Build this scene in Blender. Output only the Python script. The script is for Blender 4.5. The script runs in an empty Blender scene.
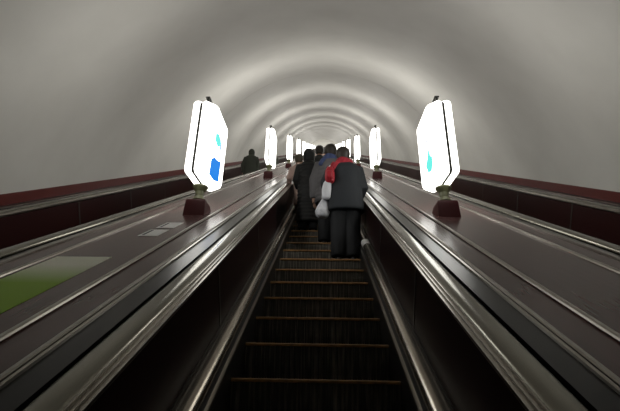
import bpy, bmesh, math, random
from mathutils import Vector, Matrix
random.seed(7)
R = math.radians
# ------------------------------------------------------------------ frame of the incline
SL = R(30)
U = Vector((0, math.cos(SL), math.sin(SL)))      # up along the slope
N = Vector((0, -math.sin(SL), math.cos(SL)))     # square to the slope
X = Vector((1, 0, 0))
def P(x, s, n): return X*x + U*s + N*n

# ------------------------------------------------------------------ camera
cd = bpy.data.cameras.new('camera'); cam = bpy.data.objects.new('camera', cd)
bpy.context.scene.collection.objects.link(cam)
cd.sensor_width = 36; cd.lens = 36*420/620; cd.clip_end = 300; cd.clip_start = 0.05
pitch, yaw, roll = R(22.4), R(2.05), R(1.1)
F = Vector((-math.sin(yaw)*math.cos(pitch), math.cos(yaw)*math.cos(pitch), math.sin(pitch)))
rt = F.cross(Vector((0, 0, 1))).normalized(); up = rt.cross(F)
r2 = rt*math.cos(roll) + up*math.sin(roll); u2 = up*math.cos(roll) - rt*math.sin(roll)
M3 = Matrix((r2, u2, -F)).transposed().to_4x4()
M3.translation = P(0.045, 0, 1.345)
cam.matrix_world = M3
bpy.context.scene.camera = cam
# ------------------------------------------------------------------ world, exposure
w = bpy.data.worlds.new('world'); bpy.context.scene.world = w; w.use_nodes = True
w.node_tree.nodes['Background'].inputs[0].default_value = (0.8, 0.82, 0.85, 1)
w.node_tree.nodes['Background'].inputs[1].default_value = 0.004
vs = bpy.context.scene.view_settings
vs.view_transform = 'Standard'; vs.look = 'None'; vs.gamma = 1; vs.use_curve_mapping = False
vs.exposure = 0.18
LAMP = 3.2; VAULT_FILL = 42.0  # panel glow; energy of the point light added over each lamp
try:
    bpy.context.scene.cycles.use_denoising = True
    bpy.context.scene.cycles.max_bounces = 8
    bpy.context.scene.cycles.sample_clamp_indirect = 4
except Exception: pass
COL = bpy.context.scene.collection

# ------------------------------------------------------------------ materials
def mat(name, col, rough=.5, metal=0., spec=.5, emit=None, estr=0, bump=None, vary=None, coat=0.):
    m = bpy.data.materials.new(name); m.use_nodes = True
    nt = m.node_tree; b = nt.nodes['Principled BSDF']
    b.inputs['Base Color'].default_value = (*col, 1)
    b.inputs['Roughness'].default_value = rough
    b.inputs['Metallic'].default_value = metal
    b.inputs['Specular IOR Level'].default_value = spec
    b.inputs['Coat Weight'].default_value = coat; b.inputs['Coat Roughness'].default_value = .12
    if emit:
        b.inputs['Emission Color'].default_value = (*emit, 1); b.inputs['Emission Strength'].default_value = estr
    tc = nt.nodes.new('ShaderNodeTexCoord')
    def noise(scale, stretch, detail=3):
        mp = nt.nodes.new('ShaderNodeMapping'); mp.inputs['Scale'].default_value = stretch
        rot = nt.nodes.new('ShaderNodeMapping'); rot.inputs['Rotation'].default_value = (-SL if name in ALONG else 0, 0, 0)
        nt.links.new(tc.outputs['Object'], rot.inputs['Vector']); nt.links.new(rot.outputs[0], mp.inputs['Vector'])
        nz = nt.nodes.new('ShaderNodeTexNoise'); nz.inputs['Scale'].default_value = scale
        nz.inputs['Detail'].default_value = detail
        nt.links.new(mp.outputs[0], nz.inputs['Vector']); return nz
    if vary:      # (scale, stretch, colour2, lo, hi)
        nz = noise(vary[0], vary[1])
        rp = nt.nodes.new('ShaderNodeValToRGB')
        rp.color_ramp.elements[0].position = vary[3]; rp.color_ramp.elements[0].color = (*col, 1)
        rp.color_ramp.elements[1].position = vary[4]; rp.color_ramp.elements[1].color = (*vary[2], 1)
        nt.links.new(nz.outputs['Fac'], rp.inputs[0]); nt.links.new(rp.outputs[0], b.inputs['Base Color'])
    if bump:      # (scale, stretch, strength, distance)
        nz = noise(bump[0], bump[1])
        bp = nt.nodes.new('ShaderNodeBump'); bp.inputs['Strength'].default_value = bump[2]
        bp.inputs['Distance'].default_value = bump[3]
        nt.links.new(nz.outputs['Fac'], bp.inputs['Height']); nt.links.new(bp.outputs[0], b.inputs['Normal'])
    return m
ALONG = {'deck_brown', 'rubber', 'chrome_strip', 'deck_black', 'moulding'}
M = {}
M['vault'] = mat('vault_paint', (.62, .61, .575), .65, spec=.25, vary=(1.2, (1, 1, 1), (.57, .56, .525), .4, .75), bump=(.9, (1, 1, 1), .25, .05))
M['red'] = mat('red_curb', (.085, .010, .007), .5, spec=.2)
M['deck'] = mat('deck_brown', (.105, .046, .044), .22, spec=.2, vary=(3, (3, .15, 1), (.080, .036, .034), .3, .7), bump=(5, (6, .3, 1), .08, .01))
M['deckblk'] = mat('deck_black', (.014, .014, .014), .28, spec=.25)
M['rubber'] = mat('rubber', (.19, .18, .148), .2, metal=.8, spec=.5, vary=(6, (2, .1, 1), (.14, .132, .105), .35, .7))
M['mould'] = mat('moulding', (.40, .36, .30), .25, metal=.95, vary=(8, (3, .2, 1), (.25, .22, .18), .35, .7))
M['chrome'] = mat('chrome_strip', (.27, .25, .22), .28, metal=1.)
M['bright'] = mat('polished_steel', (.85, .84, .82), .4, metal=.35)
M['groove'] = mat('groove_dark', (.012, .012, .012), .5)
M['panel'] = mat('dark_red_laminate', (.010, .0022, .0025), .35, spec=.08)
M['panelside'] = mat('dark_brown_laminate', (.020, .005, .005), .3, spec=.15)
M['jointm'] = mat('joint_metal', (.05, .045, .04), .4, metal=.6)
M['skirt'] = mat('skirt_black', (.015, .014, .013), .35, spec=.4)
M['riser'] = mat('riser_metal', (.14, .13, .11), .4, metal=.2, vary=(5, (9, .4, .5), (.45, .40, .33), .48, .72))
M['tread'] = mat('tread_metal', (.06, .057, .05), .42, metal=.5, bump=(30, (4, .1, .1), .4, .01))
M['nose'] = mat('nosing_amber', (.50, .27, .09), .45, vary=(14, (1, 1, 1), (.28, .15, .06), .4, .65))
M['floor'] = mat('pit_concrete', (.03, .03, .03), .9)
M['glow'] = mat('lit_acrylic', (.8, .8, .78), .4, emit=(1, .985, .93), estr=LAMP)
M['frame'] = mat('lamp_frame_metal', (.05, .05, .045), .45, metal=.6)
M['base'] = mat('maroon_enamel', (.06, .007, .008), .5, spec=.25)
M['olive'] = mat('olive_enamel', (.13, .135, .07), .45)
M['adblue'] = mat('backlit_blue', (.01, .05, .2), .6, spec=.1, emit=(.01, .20, .68), estr=1.0)
M['adteal'] = mat('backlit_teal', (.02, .15, .14), .6, spec=.1, emit=(.13, .75, .68), estr=1.0)
M['adlilac'] = mat('backlit_lilac', (.5, .5, .7), .5, emit=(.55, .58, .75), estr=1.0)
M['white'] = mat('white_paper', (.85, .85, .84), .6, spec=.2)
M['ink'] = mat('dark_ink', (.03, .03, .05), .5)

# ------------------------------------------------------------------ object helpers
def props(o, label=None, cat=None, group=None, kind=None):
    for k, v in (('label', label), ('category', cat), ('group', group), ('kind', kind)):
        if v: o[k] = v
    return o
def obj(name, verts, faces, m, parent=None, smooth=False, mats=None, fm=None):
    me = bpy.data.meshes.new(name); me.from_pydata([tuple(v) for v in verts], [], faces); me.update()
    for mm in (mats or [m]): me.materials.append(mm)
    if fm:
        for p, i in zip(me.polygons, fm): p.material_index = i
    bm = bmesh.new(); bm.from_mesh(me); bmesh.ops.recalc_face_normals(bm, faces=bm.faces); bm.to_mesh(me); bm.free()
    if smooth: me.polygons.foreach_set('use_smooth', [True]*len(me.polygons))
    o = bpy.data.objects.new(name, me); COL.objects.link(o)
    if parent: o.parent = parent; o.matrix_parent_inverse = Matrix.Translation(-parent.location) if parent.type == 'EMPTY' and parent.rotation_euler.z == 0 else parent.matrix_basis.inverted()
    return o
def empty(name, loc, **kw):
    o = bpy.data.objects.new(name, None); o.location = loc; o.empty_display_size = .1; COL.objects.link(o)
    return props(o, **kw)
def sweep(name, prof, m, s0, s1, parent=None, smooth=False, closed=True):
    k = len(prof)
    v = [P(x, s0, n) for x, n in prof] + [P(x, s1, n) for x, n in prof]
    f = [(i, (i+1) % k, k+(i+1) % k, k+i) for i in range(k if closed else k-1)]
    if closed: f += [tuple(range(k))[::-1], tuple(range(k, 2*k))]
    o = obj(name, v, f, m, parent, smooth)
    if smooth: o.data.set_sharp_from_angle(angle=R(50))
    return o
def rect(x0, x1, n0, n1): return [(x0, n0), (x1, n0), (x1, n1), (x0, n1)]
def oval(cx, cn, rx, rn, k=20, p=1.0):
    out = []
    for i in range(k):
        a = 2*math.pi*i/k; c, s_ = math.cos(a), math.sin(a)
        out.append((cx+rx*math.copysign(abs(c)**p, c), cn+rn*math.copysign(abs(s_)**p, s_)))
    return out
def joinmesh(lst):       # lst of (verts, faces)
    V, Fc = [], []
    for v, f in lst:
        o = len(V); V += list(v); Fc += [tuple(i+o for i in q) for q in f]
    return V, Fc
def box(x0, x1, y0, y1, z0, z1):
    v = [Vector((x, y, z)) for z in (z0, z1) for y in (y0, y1) for x in (x0, x1)]
    return v, [(0, 1, 3, 2), (4, 5, 7, 6), (0, 1, 5, 4), (2, 3, 7, 6), (0, 2, 6, 4), (1, 3, 7, 5)]
def sbox(x0, x1, s0, s1, n0, n1):
    v = [P(x, s, n) for n in (n0, n1) for s in (s0, s1) for x in (x0, x1)]
    return v, [(0, 1, 3, 2), (4, 5, 7, 6), (0, 1, 5, 4), (2, 3, 7, 6), (0, 2, 6, 4), (1, 3, 7, 5)]

S0, S1 = -3.0, 94.6
NR = .665                      # height of handrail and deck over the step noses
PITCH = .4/math.cos(SL); SN0 = 2.32
CC = 2.82                      # centre to centre of the escalators
LSP = 5.85; LY = 3.60          # lamp spacing along the slope, first lamp's y

# ------------------------------------------------------------------ setting: vault, curbs, pit floor, far wall
VR, VC = 4.19, -.485
def vault():
    st = []; seg = 72
    a0 = math.asin((NR+.115-VC)/VR)
    mids = []
    s = 7.35+.4 - 3*LSP
    rings = []
    s_ = S0-2
    seam = [13.4+k*LSP for k in range(0, 14)]
    pts = sorted([S0-2+i*.82 for i in range(int((S1-S0+2)/.82)+2)] + [])
    for p_ in pts:
        if all(abs(p_-q) > .12 for q in seam): rings.append((p_, 0))
    for q in seam:
        if q > S0-1.8:
            rings += [(q-.05, 0), (q-.02, .0), (q, .02), (q+.02, .0), (q+.05, 0)]
    rings.sort()
    V = []; Fc = []
    for s, d in rings:
        for i in range(seg+1):
            a = a0 + (math.pi-2*a0)*i/seg
            V.append(P((VR+d)*math.cos(a), s, VC+(VR+d)*math.sin(a)))
    for j in range(len(rings)-1):
        for i in range(seg):
            a = j*(seg+1)+i; Fc.append((a, a+1, a+seg+2, a+seg+1))
    o = obj('ceiling', V, Fc, M['vault'], smooth=True)
    return props(o, kind='structure')
vault()
for sd, nm in ((-1, 'left'), (1, 'right')):
    props(sweep('baseboard_'+nm, [(sd*3.99, NR-.10), (sd*4.3, NR-.10), (sd*4.3, NR+.14), (sd*3.985, NR+.12), (sd*3.975, NR+.105)], M['red'], S0-2, S1), kind='structure')
props(sweep('floor', rect(-4.4, 4.4, -1.0, -.9), M['floor'], S0-2, S1), kind='structure')
v, f = sbox(-4.4, 4.4, S1, S1+.2, -1, 4.2)
props(obj('wall_back', v, f, M['vault']), kind='structure')

# ------------------------------------------------------------------ steps
def step_meshes(w=1.0):
    # local frame: nosing at origin, y forward, z up. base casting / tread / nosing
    h = w/2; rise = .4*math.tan(SL)
    rv = []; rf = []
    prof = [(.012, -.012), (.016, -.05), (.024, -.10), (.038, -.15), (.058, -.20), (.07, -.26)]
    nx = 54
    # ribbed riser: real cleats
    for k, (y, z) in enumerate(prof):
        for i in range(nx*2+1):
            x = -h + w*i/(nx*2)
            rv.append(Vector((x, y+(.004 if i % 2 else 0), z)))
    c = nx*2+1
    for k in range(len(prof)-1):
        for i in range(c-1): rf.append((k*c+i, k*c+i+1, (k+1)*c+i+1, (k+1)*c+i))
    bv, bf = box(-h, h, .075, .40, -.26, -.02)
    riser = joinmesh([(rv, rf), (bv, bf)])
    tv = []; tf = []
    for i in range(nx*2+1):
        x = -h + w*i/(nx*2); z = 0 if i % 2 == 0 else -.006
        tv += [Vector((x, .02, z)), Vector((x, .398, z))]
    for i in range(nx*2): tf.append((2*i, 2*i+2, 2*i+3, 2*i+1))
    a = joinmesh([(tv, tf), box(-h, h, .02, .398, -.02, -.008)])
    nose = [(.022, .0015), (.005, .0015), (0, -.003), (0, -.018), (.014, -.020), (.022, -.020)]
    nv = [Vector((sx*h, y, z)) for sx in (-1, 1) for y, z in nose]; k = len(nose)
    nf = [(i, (i+1) % k, k+(i+1) % k, k+i) for i in range(k)] + [tuple(range(k)), tuple(range(k, 2*k))]
    return riser, a, (nv, nf)
riser_g, tread_g, nose_g = step_meshes()
def raw_mesh(name, g, m):
    me = bpy.data.meshes.new(name); me.from_pydata([tuple(v) for v in g[0]], [], g[1]); me.materials.append(m)
    bm = bmesh.new(); bm.from_mesh(me); bmesh.ops.recalc_face_normals(bm, faces=bm.faces); bm.to_mesh(me); bm.free()
    return me
ME_R, ME_T, ME_N = raw_mesh('step', riser_g, M['riser']), raw_mesh('tread', tread_g, M['tread']), raw_mesh('nosing', nose_g, M['nose'])

def escalator(cx, label, main=False):
    e = empty('escalator', (cx, 0, -.9), label=label, cat='escalator')
    kmin = -8
    last = int((S1-1-SN0)/PITCH)
    nshow = 60 if main else 40
    for k in range(kmin, kmin+nshow):
        s = SN0+k*PITCH
        o = bpy.data.objects.new('step', ME_R); COL.objects.link(o); o.parent = e
        o.location = P(0, s, 0) - Vector((0, 0, -.9))
        for nm, me in (('tread', ME_T), ('nosing', ME_N)):
            c = bpy.data.objects.new(nm, me); COL.objects.link(c); c.parent = o
    # the steps farther up, hidden behind the riders: one simple zigzag
    V = []; Fc = []
    for k in range(kmin+nshow, last):
        p = P(cx, SN0+k*PITCH, 0); b = len(V)
        for x in (-.49, .49):
            V += [p+Vector((x, .01, -.24)), p+Vector((x, 0, 0)), p+Vector((x, .4, 0))]
        Fc += [(b, b+1, b+4, b+3), (b+1, b+2, b+5, b+4)]
    props(obj('distant_steps', V, Fc, M['riser'], e), kind='stuff')
    for sd in (-1, 1):
        q = lambda pr: [(cx+sd*x, n) for x, n in pr]
        sweep('skirt', q([(.502, -.85), (.53, -.85), (.53, .10), (.502, .10)]), M['skirt'], S0, S1, e)
        sweep('skirt_strip', q([(.498, .100), (.522, .100), (.522, .112), (.501, .112)]), M['chrome'], S0, S1, e)
        sweep('skirt_groove', q(rect(.5222, .60, .085, .112)), M['groove'], S0, S1, e)
        # rounded bright moulding low on the balustrade
        sweep('skirt_moulding', q(oval(.584, .155, .054, .048, 24)), M['mould'], S0, S1, e, smooth=True)
        sweep('moulding_strip', q([(.614, .19), (.6225, .19), (.6225, .215), (.616, .215)]), M['jointm'], S0, S1, e)
        # balustrade panel with its joint strips
        pv, pf = [], []
        g = [sbox(min(cx+sd*.6225, cx+sd*.66), max(cx+sd*.6225, cx+sd*.66), S0, S1, -.85, .61)]
        nq = 1
        s = S0+.7; strips = []
        while s < 60:
            strips.append(sbox(min(cx+sd*.619, cx+sd*.624), max(cx+sd*.619, cx+sd*.624), s, s+.03, .2, .61)); s += 1.62
        V, Fc = joinmesh(g+strips)
        obj('balustrade_panel', V, Fc, None, e, mats=[M['panel'] if main else M['panelside'], M['jointm']], fm=[0]*6+[1]*(6*len(strips)))
        # grooved guide under the handrail
        sweep('guide_rail', q([(.610, .628), (.616, .618), (.70, .600), (.70, .655), (.644, .655), (.644, .646), (.628, .646), (.628, .638), (.610, .638)]), M['chrome'], S0, S1, e)
        sweep('handrail', q(oval(.702, NR-.025, .056, .034, 28, .85)), M['rubber'], S0, S1, e, smooth=True)
    return e
ESC = escalator(0, 'middle escalator the riders stand on, dark ribbed steps with amber edges', True)
ESL = escalator(-CC, 'escalator nearest the left wall, carrying two dark-coated riders')
ESR = escalator(CC, 'empty escalator nearest the right wall')
# polished sleeves where lengths of the low moulding meet
for sd, s in ((1, 5.08),):
    pr = oval(sd*.584, .155, .0565, .0505, 24)
    o = sweep('moulding_sleeve', pr, M['bright'], s, s+.26, ESC, smooth=True); o['label'] = 'short brighter sleeve on the low moulding'

# ------------------------------------------------------------------ decks between and beside the escalators
def deck(c, half, label, group=None, outer=0):
    d = empty('balustrade_deck', P(c, S0, NR-.2), label=label, cat='deck', group=group)
    if not outer:
        sweep('deck_panel', [(c-.30+.002, NR-.06), (c+.30-.002, NR-.06), (c+.30-.002, NR), (c-.30+.002, NR)], M['deck'], S0, S1, d)
        for sd in (-1, 1):
            q = lambda pr: [(c+sd*x, n) for x, n in pr]
            sweep('raised_strip', q([(.272, NR+.0005), (.304, NR+.0005), (.301, NR+.009), (.296, NR+.013), (.280, NR+.013), (.275, NR+.009)]), M['chrome'], S0, S1, d)
            sweep('side_board', q(rect(.302, .482, NR-.065, NR-.004)), M['deck'], S0, S1, d)
            sweep('edge_strip', q([(.480, NR-.003), (.505, NR-.003), (.505, NR+.004), (.497, NR+.008), (.480, NR+.006)]), M['chrome'], S0, S1, d)
            sweep('edge_strip', q([(.509, NR-.006), (.523, NR-.010), (.523, NR+.001), (.511, NR+.003)]), M['chrome'], S0, S1, d)
            sweep('edge_board', q([(.506, NR-.08), (.618, NR-.085), (.618, NR-.022), (.506, NR-.008)]), M['deckblk'], S0, S1, d)
    else:
        sd = outer
        q = lambda pr: [(sd*x, n) for x, n in pr]
        sweep('edge_board', q([(CC+.752, NR-.08), (3.985, NR-.08), (3.985, NR-.02), (CC+.752, NR-.045)]), M['deckblk'], S0, S1, d)
        sweep('edge_strip', q(rect(3.80, 3.825, NR-.026, NR-.014)), M['chrome'], S0, S1, d)
    return d
DKL = deck(-CC/2, .66, 'brown laminate deck left of the middle escalator, with the green and white sticker')
DKR = deck(CC/2, .66, 'bare brown laminate deck right of the middle escalator')
deck(-3.8, .2, 'narrow black deck along the red curb of the left wall', outer=-1)
deck(3.8, .2, 'narrow black deck along the red curb of the right wall', outer=1)

# ------------------------------------------------------------------ lamps
def lantern(xc, k, label):
    off = U*(LSP*k)
    zc = 3.655
    e = empty('lamp', Vector((xc, LY, .768+.577*LY)) + off, label=label, cat='lamp', group=None)
    L = Vector((xc, LY, zc)) + off
    pr = [(-.50, -.54), (-.47, -.565), (.02, -.545), (.10, -.52), (.42, -.34), (.48, -.27), (.50, .52), (.48, .56), (-.04, .545), (-.13, .51), (-.46, .325), (-.50, .28)]
    def slab(x0, x1):
        cxm = (x0+x1)/2; V = []; Fc = []
        lay = [(x0, .965), (x0+(x1-x0)*.12, .99), (x0+(x1-x0)*.4, 1.0), (x0+(x1-x0)*.6, 1.0), (x0+(x1-x0)*.88, .99), (x1, .965)]
        for x, sc in lay:
            V += [L + Vector((x, y*sc, z*(1-(1-sc)*.8))) for y, z in pr]
        n_ = len(pr)
        for j in range(len(lay)-1):
            for i in range(n_): Fc.append((j*n_+i, j*n_+(i+1) % n_, (j+1)*n_+(i+1) % n_, (j+1)*n_+i))
        Fc += [tuple(range(n_)), tuple(range((len(lay)-1)*n_, len(lay)*n_))]
        return V, Fc
    for sd in (-1, 1):
        a, b = sorted((sd*.013, sd*.076))
        if (sd > 0) == (xc < 0): a, b = (.032, .080) if sd > 0 else (-.080, -.032)
        else: a, b = (-.066, .004) if sd < 0 else (-.004, .066)
        V, Fc = slab(a, b)
        obj('light_panel', V, Fc, M['glow'], e)
    # thin dark frame between the panels, with a cap and the post
    V = [L+Vector((x, y*.965, z*.975)) for x in ((.0045, .0315) if xc < 0 else (-.0315, -.0045)) for y, z in pr]; n_ = len(pr)
    Fc = [(i, (i+1) % n_, n_+(i+1) % n_, n_+i) for i in range(n_)] + [tuple(range(n_)), tuple(range(n_, 2*n_))]
    obj('frame', V, Fc, M['frame'], e)
    ld = bpy.data.lights.new('vault_fill_light', 'POINT'); ld.energy = VAULT_FILL*(.33 if k == 0 else 1); ld.color = (1, .975, .92); ld.shadow_soft_size = .05  # unseen uplight added above the lamp to brighten the vault; nearest pair dimmed
    lo = bpy.data.objects.new('vault_fill_light', ld); COL.objects.link(lo); lo.parent = e; lo.location = L + Vector((0, .05, .64)) - e.location
    g = [tuple([[L+p for p in bx[0]], bx[1]]) for bx in (box(-.012, .012, -.24, -.14, .42, .53), box(-.026, .026, -.25, -.13, .528, .542))]
    V, Fc = joinmesh(g); V = [v+Vector((0, 0, 0)) for v in V]
    obj('cap', V, Fc, M['frame'], e)
    dz = Vector((0, 0, 0))
    B = Vector((xc, LY-.10, .768+.577*(LY-.10))) + off          # on the deck
    def ring_loft(rs, m, nm, k_=4, rot=math.pi/4):
        V = []; Fc = []
        for z, r_, sx in rs:
            for i in range(k_):
                a = rot+2*math.pi*i/k_
                V.append(B+Vector((r_*math.cos(a)*sx, r_*math.sin(a), z)))
        for j in range(len(rs)-1):
            for i in range(k_): Fc.append((j*k_+i, j*k_+(i+1) % k_, (j+1)*k_+(i+1) % k_, (j+1)*k_+i))
        Fc += [tuple(range(k_)), tuple(range((len(rs)-1)*k_, len(rs)*k_))]
        return obj(nm, V, Fc, m, e)
    o = ring_loft([(-.0, .165, .98), (.10, .155, .95), (.12, .15, .95), (.13, .125, .95)], M['base'], 'base_box')
    # shear the foot of the box onto the sloping deck
    inv = o.matrix_parent_inverse
    for i in range(4):
        v = o.data.vertices[i]; v.co.z = B.z + (v.co.y-B.y)*math.tan(SL) + .001
    for i in range(4, 8):
        v = o.data.vertices[i]; v.co.z = max(v.co.z, B.z + (v.co.y-B.y)*math.tan(SL) + .012)
    ring_loft([(.12, .06, 1), (.15, .075, 1), (.20, .045, 1), (.25, .05, 1), (.30, .085, 1), (.315, .085, 1), (.325, .05, 1)], M['olive'], 'holder', 16)
    ring_loft([(.31, .014, 1), (.40, .014, 1)], M['frame'], 'post', 12)
    return e, L
def ad_patch(e, L, x, poly, m, lab):
    poly = [(-.6725+(y+.6725)*.935, 1.165+(z-1.165)*.935) for y, z in poly]
    V = [Vector((x+dx, y, z)) for dx in (0, (.003 if x < 0 else -.003)) for y, z in poly]; n_ = len(poly)
    Fc = [(i, (i+1) % n_, n_+(i+1) % n_, n_+i) for i in range(n_)] + [tuple(range(n_)), tuple(range(n_, 2*n_))]
    o = obj('print', V, Fc, m, e); o['label'] = lab
ordn = ['nearest', 'second', 'third', 'fourth', 'fifth', 'sixth', 'seventh', 'eighth', 'ninth', 'tenth', 'eleventh', 'twelfth', 'thirteenth', 'fourteenth', 'fifteenth', 'sixteenth']
for sd, nm in ((-1, 'left'), (1, 'right')):
    for k in range(16):
        if k == 0:
            lab = ('large white backlit lamp on the left deck, blue square printed on it' if sd < 0 else
                   'large white backlit lamp on the right deck, small teal mark printed on it')
        else:
            lab = '%s white backlit lamp from the camera on the %s deck' % (ordn[k], nm)
        e, L = lantern(1.335 if sd > 0 else -1.318, k, lab)
        e['group'] = 'lamps on the %s deck' % nm
        if k == 0 and sd < 0:
            x = L.x+.0803
            YZ = 1
            ad_patch(e, L, x, [(3.78, 3.40), (4.00, 3.42), (4.20, 3.50), (4.22, 3.80), (4.08, 3.74), (3.92, 3.70), (3.80, 3.62)], M['adblue'], 'blue printed square')
            ad_patch(e, L, x, [(3.86, 3.93), (3.99, 3.90), (4.10, 3.96), (4.12, 4.06), (4.00, 4.09), (3.88, 4.03)], M['adteal'], 'teal printed blob')
            ad_patch(e, L, x, [(4.10, 3.88), (4.14, 3.88), (4.17, 4.02), (4.13, 4.05)], M['adblue'], 'blue printed stroke')
            ad_patch(e, L, x, [(3.88, 3.72), (3.96, 3.70), (3.94, 3.82), (3.89, 3.80)], M['adlilac'], 'pale printed mark')
            ad_patch(e, L, x, [(4.02, 4.17), (4.07, 4.16), (4.05, 4.28), (4.01, 4.27)], M['adlilac'], 'pale printed mark')
            ad_patch(e, L, x, [(4.12, 4.12), (4.17, 4.11), (4.19, 4.17), (4.14, 4.19)], M['adlilac'], 'pale printed mark')
        if k == 0 and sd > 0:
            x = L.x-.0803
            ad_patch(e, L, x, [(3.80, 3.55), (3.88, 3.50), (4.02, 3.55), (4.10, 3.68), (4.00, 3.74), (3.92, 3.84), (3.87, 3.70), (3.80, 3.66)], M['adteal'], 'teal printed mark')
            ad_patch(e, L, x, [(3.92, 3.94), (4.00, 3.93), (4.04, 4.0), (3.97, 4.03)], M['adlilac'], 'pale printed mark')
            ad_patch(e, L, x, [(3.95, 4.18), (4.02, 4.16), (4.04, 4.24), (3.97, 4.25)], M['adlilac'], 'pale printed mark')

# ------------------------------------------------------------------ sticker and leaflets on the left deck
def gradmat():
    m = bpy.data.materials.new('green_white_print'); m.use_nodes = True; nt = m.node_tree
    b = nt.nodes['Principled BSDF']; b.inputs['Roughness'].default_value = .5; b.inputs['Specular IOR Level'].default_value = .2
    at = nt.nodes.new('ShaderNodeTexCoord'); sp = nt.nodes.new('ShaderNodeSeparateXYZ')
    nt.links.new(at.outputs['Generated'], sp.inputs[0])
    rp = nt.nodes.new('ShaderNodeValToRGB')
    rp.color_ramp.elements[0].position = .45; rp.color_ramp.elements[0].color = (.30, .52, .03, 1)
    rp.color_ramp.elements[1].position = .80; rp.color_ramp.elements[1].color = (.85, .86, .72, 1)
    nt.links.new(sp.outputs['Y'], rp.inputs[0]); nt.links.new(rp.outputs[0], b.inputs['Base Color']); return m
v, f = sbox(-1.655, -1.30, 1.60, 2.56, NR+.0005, NR+.0025)
props(obj('sticker', v, f, gradmat()), label='large sticker on the left deck, green fading to white', cat='sticker')
for i, (s0, lab) in enumerate(((3.22, 'white leaflet on the left deck, lower of two near the lamp'), (3.56, 'white leaflet on the left deck, upper of two near the lamp'))):
    v, f = sbox(-1.43+i*.01, -1.27+i*.01, s0, s0+.26, NR+.0005, NR+.003)
    a = props(obj('leaflet', v, f, M['white']), label=lab, cat='leaflet', group='leaflets on the left deck')
    v, f = sbox(-1.41+i*.01, -1.39+i*.01, s0+.03, s0+.23, NR+.003, NR+.0038)
    obj('print', v, f, M['ink'], a)['label'] = 'dark printed line'

# ------------------------------------------------------------------ people
def skin_obj(name, verts, edges, radii, m, parent, roots, sub=2):
    me = bpy.data.meshes.new(name); me.from_pydata([tuple(v) for v in verts], edges, []); me.materials.append(m)
    o = bpy.data.objects.new(name, me); COL.objects.link(o)
    if parent: o.parent = parent
    md = o.modifiers.new('skin', 'SKIN'); md.use_smooth_shade = True
    for i, sv in enumerate(me.skin_vertices[0].data):
        r_ = radii[i]; sv.radius = r_ if isinstance(r_, tuple) else (r_, r_); sv.use_root = i in roots
    ss = o.modifiers.new('sub', 'SUBSURF'); ss.levels = sub; ss.render_levels = sub
    return o
def loft(rings, k=20):
    """rings: (cx, cy, cz, rx, ry) stacked along z"""
    V = []; Fc = []
    for cx, cy, cz, rx, ry in rings:
        for i in range(k):
            a = 2*math.pi*i/k; c, s_ = math.cos(a), math.sin(a)
            V.append(Vector((cx+rx*math.copysign(abs(c)**.85, c), cy+ry*math.copysign(abs(s_)**.85, s_), cz)))
    for j in range(len(rings)-1):
        for i in range(k): Fc.append((j*k+i, j*k+(i+1) % k, (j+1)*k+(i+1) % k, (j+1)*k+i))
    Fc += [tuple(range(k))[::-1], tuple(range((len(rings)-1)*k, len(rings)*k))]
    return V, Fc
def limb(pts, rad, k=12):
    V = []; Fc = []; pts = [Vector(p) for p in pts]
    for j, p in enumerate(pts):
        t = (pts[min(j+1, len(pts)-1)] - pts[max(j-1, 0)]).normalized()
        a = t.cross(Vector((0, 1, .01))).normalized() if abs(t.y) < .9 else t.cross(Vector((1, 0, 0))).normalized()
        b = t.cross(a)
        for i in range(k):
            th = 2*math.pi*i/k; V.append(p + (a*math.cos(th)+b*math.sin(th))*rad[j])
    for j in range(len(pts)-1):
        for i in range(k): Fc.append((j*k+i, j*k+(i+1) % k, (j+1)*k+(i+1) % k, (j+1)*k+i))
    Fc += [tuple(range(k))[::-1], tuple(range((len(pts)-1)*k, len(pts)*k))]
    return V, Fc
def cloth(name, geos, m, parent, voxel=.016, smooth=6):
    V, Fc = joinmesh(geos)
    me = bpy.data.meshes.new(name); me.from_pydata([tuple(v) for v in V], [], Fc); me.materials.append(m)
    bm = bmesh.new(); bm.from_mesh(me); bmesh.ops.recalc_face_normals(bm, faces=bm.faces); bm.to_mesh(me); bm.free()
    o = bpy.data.objects.new(name, me); COL.objects.link(o)
    if parent: o.parent = parent
    r = o.modifiers.new('fuse', 'REMESH'); r.mode = 'VOXEL'; r.voxel_size = voxel; r.use_smooth_shade = True
    s = o.modifiers.new('soft', 'SMOOTH'); s.factor = .5; s.iterations = smooth
    return o
SKIN = mat('skin', (.45, .27, .19), .5)
FAB = {}
def fab(nm, c, rough=.8, bump=.5):
    if nm not in FAB: FAB[nm] = mat(nm, c, rough, bump=(7, (1, 1, .6), bump, .03), vary=(4, (1, 1, .5), tuple(v*.7 for v in c), .35, .7))
    return FAB[nm]
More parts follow.
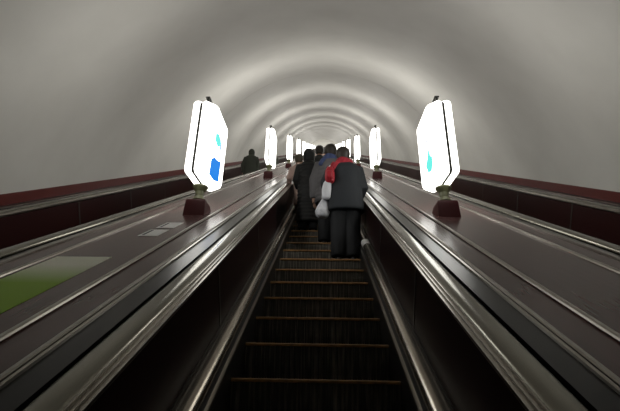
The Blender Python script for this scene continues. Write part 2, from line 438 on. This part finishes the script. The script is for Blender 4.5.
def person(x, j, hgt, label, coat, hair, trousers, hem=.78, bulk=1., lean=(0, 0), arms=None, hood=None, quilt=False, s=None, esc=0, head_dx=0, group='riders on the escalators', scarf=None, turn=0, boots=None, fat=0):
    """stands facing up the slope (+y). lean: shift of the shoulders (x, y)"""
    sn = SN0+j*PITCH
    p0 = P(esc*CC, sn, 0) + Vector((x, .20, .002))
    e = empty('person', p0, label=label, cat='person', group=group)
    e.rotation_euler.z = turn
    k = hgt/1.75; hk = k*1.10
    lx, ly = lean
    def q(a, b, c):      # leaning grows with height above the hips
        t = max(0, (c-.85)/.6)
        return Vector((a*k+lx*t, b*k+ly*t, c*k))
    sh = .175
    A = arms or {}
    Lh = A.get('L', (-.27, .03, .78)); Rh = A.get('R', (.27, .03, .78))
    Le = A.get('Le', (-.27, -.03, 1.10)); Re = A.get('Re', (.27, -.03, 1.10))
    hx = head_dx
    vs_ = [(0, 0, .93), (0, -.01, 1.08), (0, -.02, 1.25), (0, -.02, 1.40), (hx*.3, .0, 1.49), (hx, .02, 1.585), (hx, .02, 1.68),
           (-.09, 0, .88), (-.10, .01, .50), (-.10, -.02, .10), (-.10, .03, .04), (-.105, .15, .03),
           (.09, 0, .88), (.10, .01, .50), (.10, -.02, .10), (.10, .03, .04), (.105, .15, .03),
           (-sh, -.02, 1.40), Le, Lh, (sh, -.02, 1.40), Re, Rh]
    rad = [(.15, .11), (.125, .10), (.15, .11), (.13, .09), .055, (.075, .088), (.07, .085),
           .08, .055, .04, .04, .03, .08, .055, .04, .04, .03, .055, .042, .03, .055, .042, .03]
    ed = [(0, 1), (1, 2), (2, 3), (3, 4), (4, 5), (5, 6), (0, 7), (7, 8), (8, 9), (9, 10), (10, 11), (0, 12), (12, 13), (13, 14), (14, 15), (15, 16),
          (3, 17), (17, 18), (18, 19), (3, 20), (20, 21), (21, 22)]
    roots = {0}
    # nose and ears
    def add(a, r_, par):
        vs_.append(a); rad.append(r_); 
        if par is not None: ed.append((par, len(vs_)-1))
        return len(vs_)-1
    add((hx, .125, 1.60), .014, 5)
    for sx in (-1, 1): add((hx+sx*.088, .01, 1.60), .016, 5)
    # palms and curled fingers
    for (hi, hp, ep) in ((19, Lh, Le), (22, Rh, Re)):
        d = (Vector(hp)-Vector(ep)).normalized()
        sd_ = Vector((1, 0, 0)); sd_ = (Vector((0, 1, 0))-d*d.y).normalized()
        nrm = d.cross(sd_).normalized(); inn = nrm if nrm.x*hp[0] < 0 else -nrm
        pc = Vector(hp)+d*.06
        pi_ = add(tuple(pc), (.036, .020), hi)
        for f_, ln in enumerate((.070, .080, .074, .058)):
            a0 = Vector(hp)+d*.075+sd_*(.030-.020*f_)
            r0 = add(tuple(a0), .009, None); roots.add(r0)
            r1 = add(tuple(a0+d*ln*.55+inn*.008), .009, r0)
            r2_ = add(tuple(a0+d*ln*.8+inn*.035), .008, r1)
            add(tuple(a0+d*ln*.62+inn*.055), .007, r2_)
        t0 = add(tuple(Vector(hp)+d*.03+sd_*.028), .011, None); roots.add(t0)
        t1 = add(tuple(Vector(hp)+d*.06+sd_*.055+inn*.015), .010, t0)
        add(tuple(Vector(hp)+d*.09+sd_*.055+inn*.035), .008, t1)
    V = [q(*v) for v in vs_]
    skin_obj('body', V, ed, [(r_[0]*k, r_[1]*k) if isinstance(r_, tuple) else r_*k for r_ in rad], SKIN, e, roots)
    B = bulk
    def rg(cx, cy, cz, rx, ry):
        p = q(cx, cy, cz); return (p.x, p.y, p.z, rx*k*B, ry*k*B)
    # trousers and shoes
    g = []
    for sx in (-1, 1):
        top = min(hem+.1, .9)
        g.append(limb([q(sx*.085, 0, .93), q(sx*.09, 0, .75), q(sx*.098, .01, .5), q(sx*.10, -.01, .28), q(sx*.10, -.015, .07)],
                      [.12*k*B, .115*k*B, .10*k*B, .095*k*B, .092*k*B]))
    g.append(loft([rg(0, 0, .80, .17, .12), rg(0, 0, .95, .175, .125), rg(0, 0, 1.0, .16, .12)]))
    cloth('trousers', g, trousers, e)
    shoe = boots or M['skirt']
    for sx in (-1, 1):
        sv, sf = loft([(sx*.10*k, .045*k, .0, .052*k, .135*k), (sx*.10*k, .045*k, .035*k, .054*k, .138*k), (sx*.10*k, .03*k, .07*k, .046*k, .10*k), (sx*.10*k, -.02*k, .12*k, .046*k, .055*k)], 16)
        obj('shoe', [v_+p0 for v_ in sv] if False else sv, sf, shoe, None, smooth=True).parent = e
    # coat
    rings = []
    spec = [(hem, .235 if hem > .6 else .225, .165), (hem+.03, .238 if hem > .6 else .228, .168), (.75, .225, .16), (.92, .225, .165), (1.05, .212, .158), (1.18, .218, .162), (1.30, .222, .16), (1.38, .205, .145), (1.435, .165, .115), (1.475, .095, .09), (1.505, .078, .08)]
    spec = [t for i, t in enumerate(spec) if i < 2 or t[0] > hem+.06]
    if quilt:
        dense = []
        z = hem
        import bisect
        while z < 1.42:
            for a, b in zip(spec, spec[1:]):
                if a[0] <= z <= b[0]:
                    t = (z-a[0])/(b[0]-a[0]); rx = a[1]+(b[1]-a[1])*t; ry = a[2]+(b[2]-a[2])*t; break
            ph = abs(math.sin(math.pi*(z-hem)/.075))
            dense.append((z, rx-.016+.024*ph**.6, ry-.016+.024*ph**.6)); z += .0125
        spec = dense + [t for t in spec if t[0] > 1.42]
    g = [loft([rg(0, -.01-.02*max(0, (t[0]-1.1)), *[t[0], t[1], t[2]]) for t in spec], 28)]
    for S_, E_, H_ in (((-sh, -.02, 1.375), Le, Lh), ((sh, -.02, 1.375), Re, Rh)):
        S_, E_, H_ = q(*S_), q(*E_), q(*H_)
        H2 = H_ + (E_-H_)*.06
        g.append(limb([S_+(E_-S_)*-.05, S_+(E_-S_)*.45, E_, E_+(H2-E_)*.5, H2], [.088*k*B, .082*k*B, .076*k*B, .068*k*B, .058*k*B]))
    cloth('coat', g, coat, e, voxel=.014, smooth=3 if quilt else 6)
    # hair or hood
    hc = q(hx, .0, 1.635)
    if hood is not None:
        g = [loft([(hc.x, hc.y-.005, hc.z-.16*k, .10*k, .095*k), (hc.x, hc.y-.01, hc.z-.08*k, .112*k, .118*k), (hc.x, hc.y-.01, hc.z, .118*k, .125*k), (hc.x, hc.y-.005, hc.z+.07*k, .10*k, .11*k), (hc.x, hc.y, hc.z+.115*k, .06*k, .07*k), (hc.x, hc.y, hc.z+.13*k, .02*k, .02*k)])]
        o = cloth('hood', g, hood, e, voxel=.012)
    if hair is not None:
        g = [loft([(hc.x, hc.y-.035*hk, hc.z-.085*hk, .062*hk, .055*hk), (hc.x, hc.y-.03*hk, hc.z-.04*hk, .086*hk, .078*hk), (hc.x, hc.y-.02*hk, hc.z+.01*hk, .096*hk, .10*hk), (hc.x, hc.y-.008*hk, hc.z+.06*hk, .090*hk, .102*hk), (hc.x, hc.y, hc.z+.10*hk, .062*hk, .075*hk), (hc.x, hc.y, hc.z+.118*hk, .02*hk, .03*hk)])]
        cloth('hair', g, hair, e, voxel=.010, smooth=3)
    if scarf is not None:
        g = []
        c = q(hx*.4, -.01, 1.475)
        for dz, rr in ((-.02, .112), (.03, .100)):
            ring = [(c.x+rr*k*math.cos(a), c.y+rr*.95*k*math.sin(a), c.z+dz+.012*math.sin(3*a+dz*40)) for a in [2*math.pi*i/16 for i in range(17)]]
            g.append(limb(ring, [.036*k]*17, 10))
        g.append(limb([(c.x-.08, c.y-.09, c.z-.01), (c.x-.13, c.y-.135, c.z-.08), (c.x-.17, c.y-.15, c.z-.17)], [.035, .04, .035], 10))
        cloth('scarf', g, scarf, e, voxel=.012, smooth=3)
    return e, q, p0

darkc = fab('dark_slate_wool', (.010, .013, .017)); black = fab('black_quilted', (.009, .010, .011), .6); nav = fab('black_trousers', (.005, .006, .008))
beige = fab('dusty_pink_cloth', (.85, .62, .55)); grey = fab('grey_quilted', (.13, .125, .13)); blue = fab('blue_knit', (.06, .085, .20))
red = fab('red_knit', (.34, .014, .028)); olive = fab('dark_green_cloth', (.03, .034, .024)); brown = fab('brown_cloth', (.07, .05, .04))
hairc = mat('dark_brown_hair', (.022, .016, .011), .55, bump=(30, (1, 1, .2), .6, .01)); greyh = mat('ash_brown_hair', (.10, .085, .06), .6, bump=(30, (1, 1, .2), .6, .01))

man, mq, mp = person(.335, 6, 1.72, 'man in dark slate coat and black trousers with a red scarf, back turned', darkc, hairc, nav, hem=.70, bulk=1.10,
    lean=(.0, .05), arms={'L': (-.24, -.03, .93), 'Le': (-.27, -.10, 1.12), 'R': (.19, .18, .98), 'Re': (.25, -.0, 1.08)}, scarf=red, head_dx=-.02)
wom, wq, wp = person(-.235, 10, 1.66, 'person in ankle-length black quilted coat with the hood up, back turned', black, None, nav, hem=.20, bulk=.90, hood=black, quilt=True,
    arms={'L': (-.20, .12, .95), 'Le': (-.24, -.02, 1.08), 'R': (.20, .12, .95), 'Re': (.24, -.02, 1.08)})
person(-.36, 12, 1.55, 'person in dusty pink coat leaning on the left handrail', beige, greyh, brown, hem=.45, bulk=1.0, lean=(-.09, .02), arms={'L': (-.33, .22, 1.02), 'Le': (-.30, .0, 1.12)})
person(.15, 8, 1.74, 'dark-haired person in grey jacket with a blue scarf, ahead of the man in slate', grey, hairc, nav, hem=.70, bulk=1.05, scarf=blue, quilt=True)
person(-.06, 13, 1.74, 'dark-coated rider seen between the black hood and the blue scarf', black, hairc, nav, hem=.6, bulk=.98)
far = [(.10, 17, 1.72, 'seventeen'), (-.24, 19, 1.66, ''), (.26, 22, 1.76, ''), (-.22, 26, 1.7, ''), (.22, 30, 1.68, ''), (.0, 36, 1.74, '')]
labs = ['brown-coated rider, first beyond the grey jacket, nearly hidden', 'dark green coated rider standing left, beyond the black hood', 'tall dark rider standing right, beyond the man in slate',
        'brown-coated rider standing left, high up the middle escalator', 'slate-coated rider standing right, high up the middle escalator', 'topmost rider on the middle escalator, a dark speck']
fc = [brown, olive, darkc, brown, darkc, black]
for (x, j, h, _), lb, c in zip(far, labs, fc):
    person(x, j, h, lb, c, hairc, nav, hem=.6)
person(.32, 25, 1.66, 'hooded rider in dark green coat on the left escalator, nearer of two', olive, None, nav, hem=.5, bulk=1.15, hood=olive, esc=-1)
person(.10, 42, 1.68, 'dark-coated rider on the left escalator, farther of two', olive, hairc, nav, hem=.5, bulk=1.1, esc=-1)

# ------------------------------------------------------------------ what the man carries: red bag at the shoulder, white carrier bags in the left hand
hand = mp + mq(-.24, -.03, .93) + Vector((-.04, .0, .06))
rb = props(cloth('red_bag', [loft([(0, 0, -.13, .05, .04), (0, 0, -.11, .085, .065), (0, 0, -.02, .095, .08), (0, 0, .06, .085, .07), (0, 0, .11, .05, .045)]),
                             loft([(-.01, -.07, -.10, .045, .02), (-.01, -.085, -.07, .06, .035), (-.01, -.085, .0, .06, .035), (-.01, -.07, .03, .04, .02)])], fab('red_nylon', (.42, .012, .025), .45), None, voxel=.01),
           label='small red bag at the left shoulder of the man in slate', cat='bag')
rb.location = mp + mq(-.215, -.17, 1.22); rb.scale = (.72, .8, 1)
st = limb([Vector((0, .02, .09)), Vector((.03, .04, .17)), Vector((.07, .10, .235)), Vector((.08, .17, .25))], [.013]*4, 8)
o = obj('strap', [v_ for v_ in st[0]], st[1], FAB['red_nylon'], None, smooth=True); o.parent = rb
plast = mat('white_plastic_film', (.52, .53, .56), .35, bump=(9, (1, 1, .5), .9, .05))
pb = props(cloth('plastic_bag', [loft([(-.03, 0, -.36, .05, .05), (-.035, 0, -.34, .085, .07), (-.03, 0, -.27, .105, .085), (-.02, 0, -.19, .08, .07), (-.0, 0, -.10, .045, .045), (.01, 0, -.02, .025, .025), (.015, 0, .03, .015, .015)], 18)], plast, None, voxel=.01, smooth=3),
           label='white plastic carrier bag hanging from the left hand of the man in slate', cat='bag')
pb.location = hand
pb2 = props(cloth('plastic_bag', [loft([(0, 0, -.16, .03, .03), (0, 0, -.14, .055, .05), (.005, 0, -.04, .06, .05), (.02, 0, .08, .045, .04), (.04, 0, .2, .025, .022), (.05, .01, .26, .012, .012)], 18)], plast, None, voxel=.01, smooth=3),
           label='narrow white plastic bag between the red bag and the slate coat', cat='bag')
pb2.location = hand + Vector((.015, -.09, .06)); pb2.scale = (1.1, 1, 1.25)
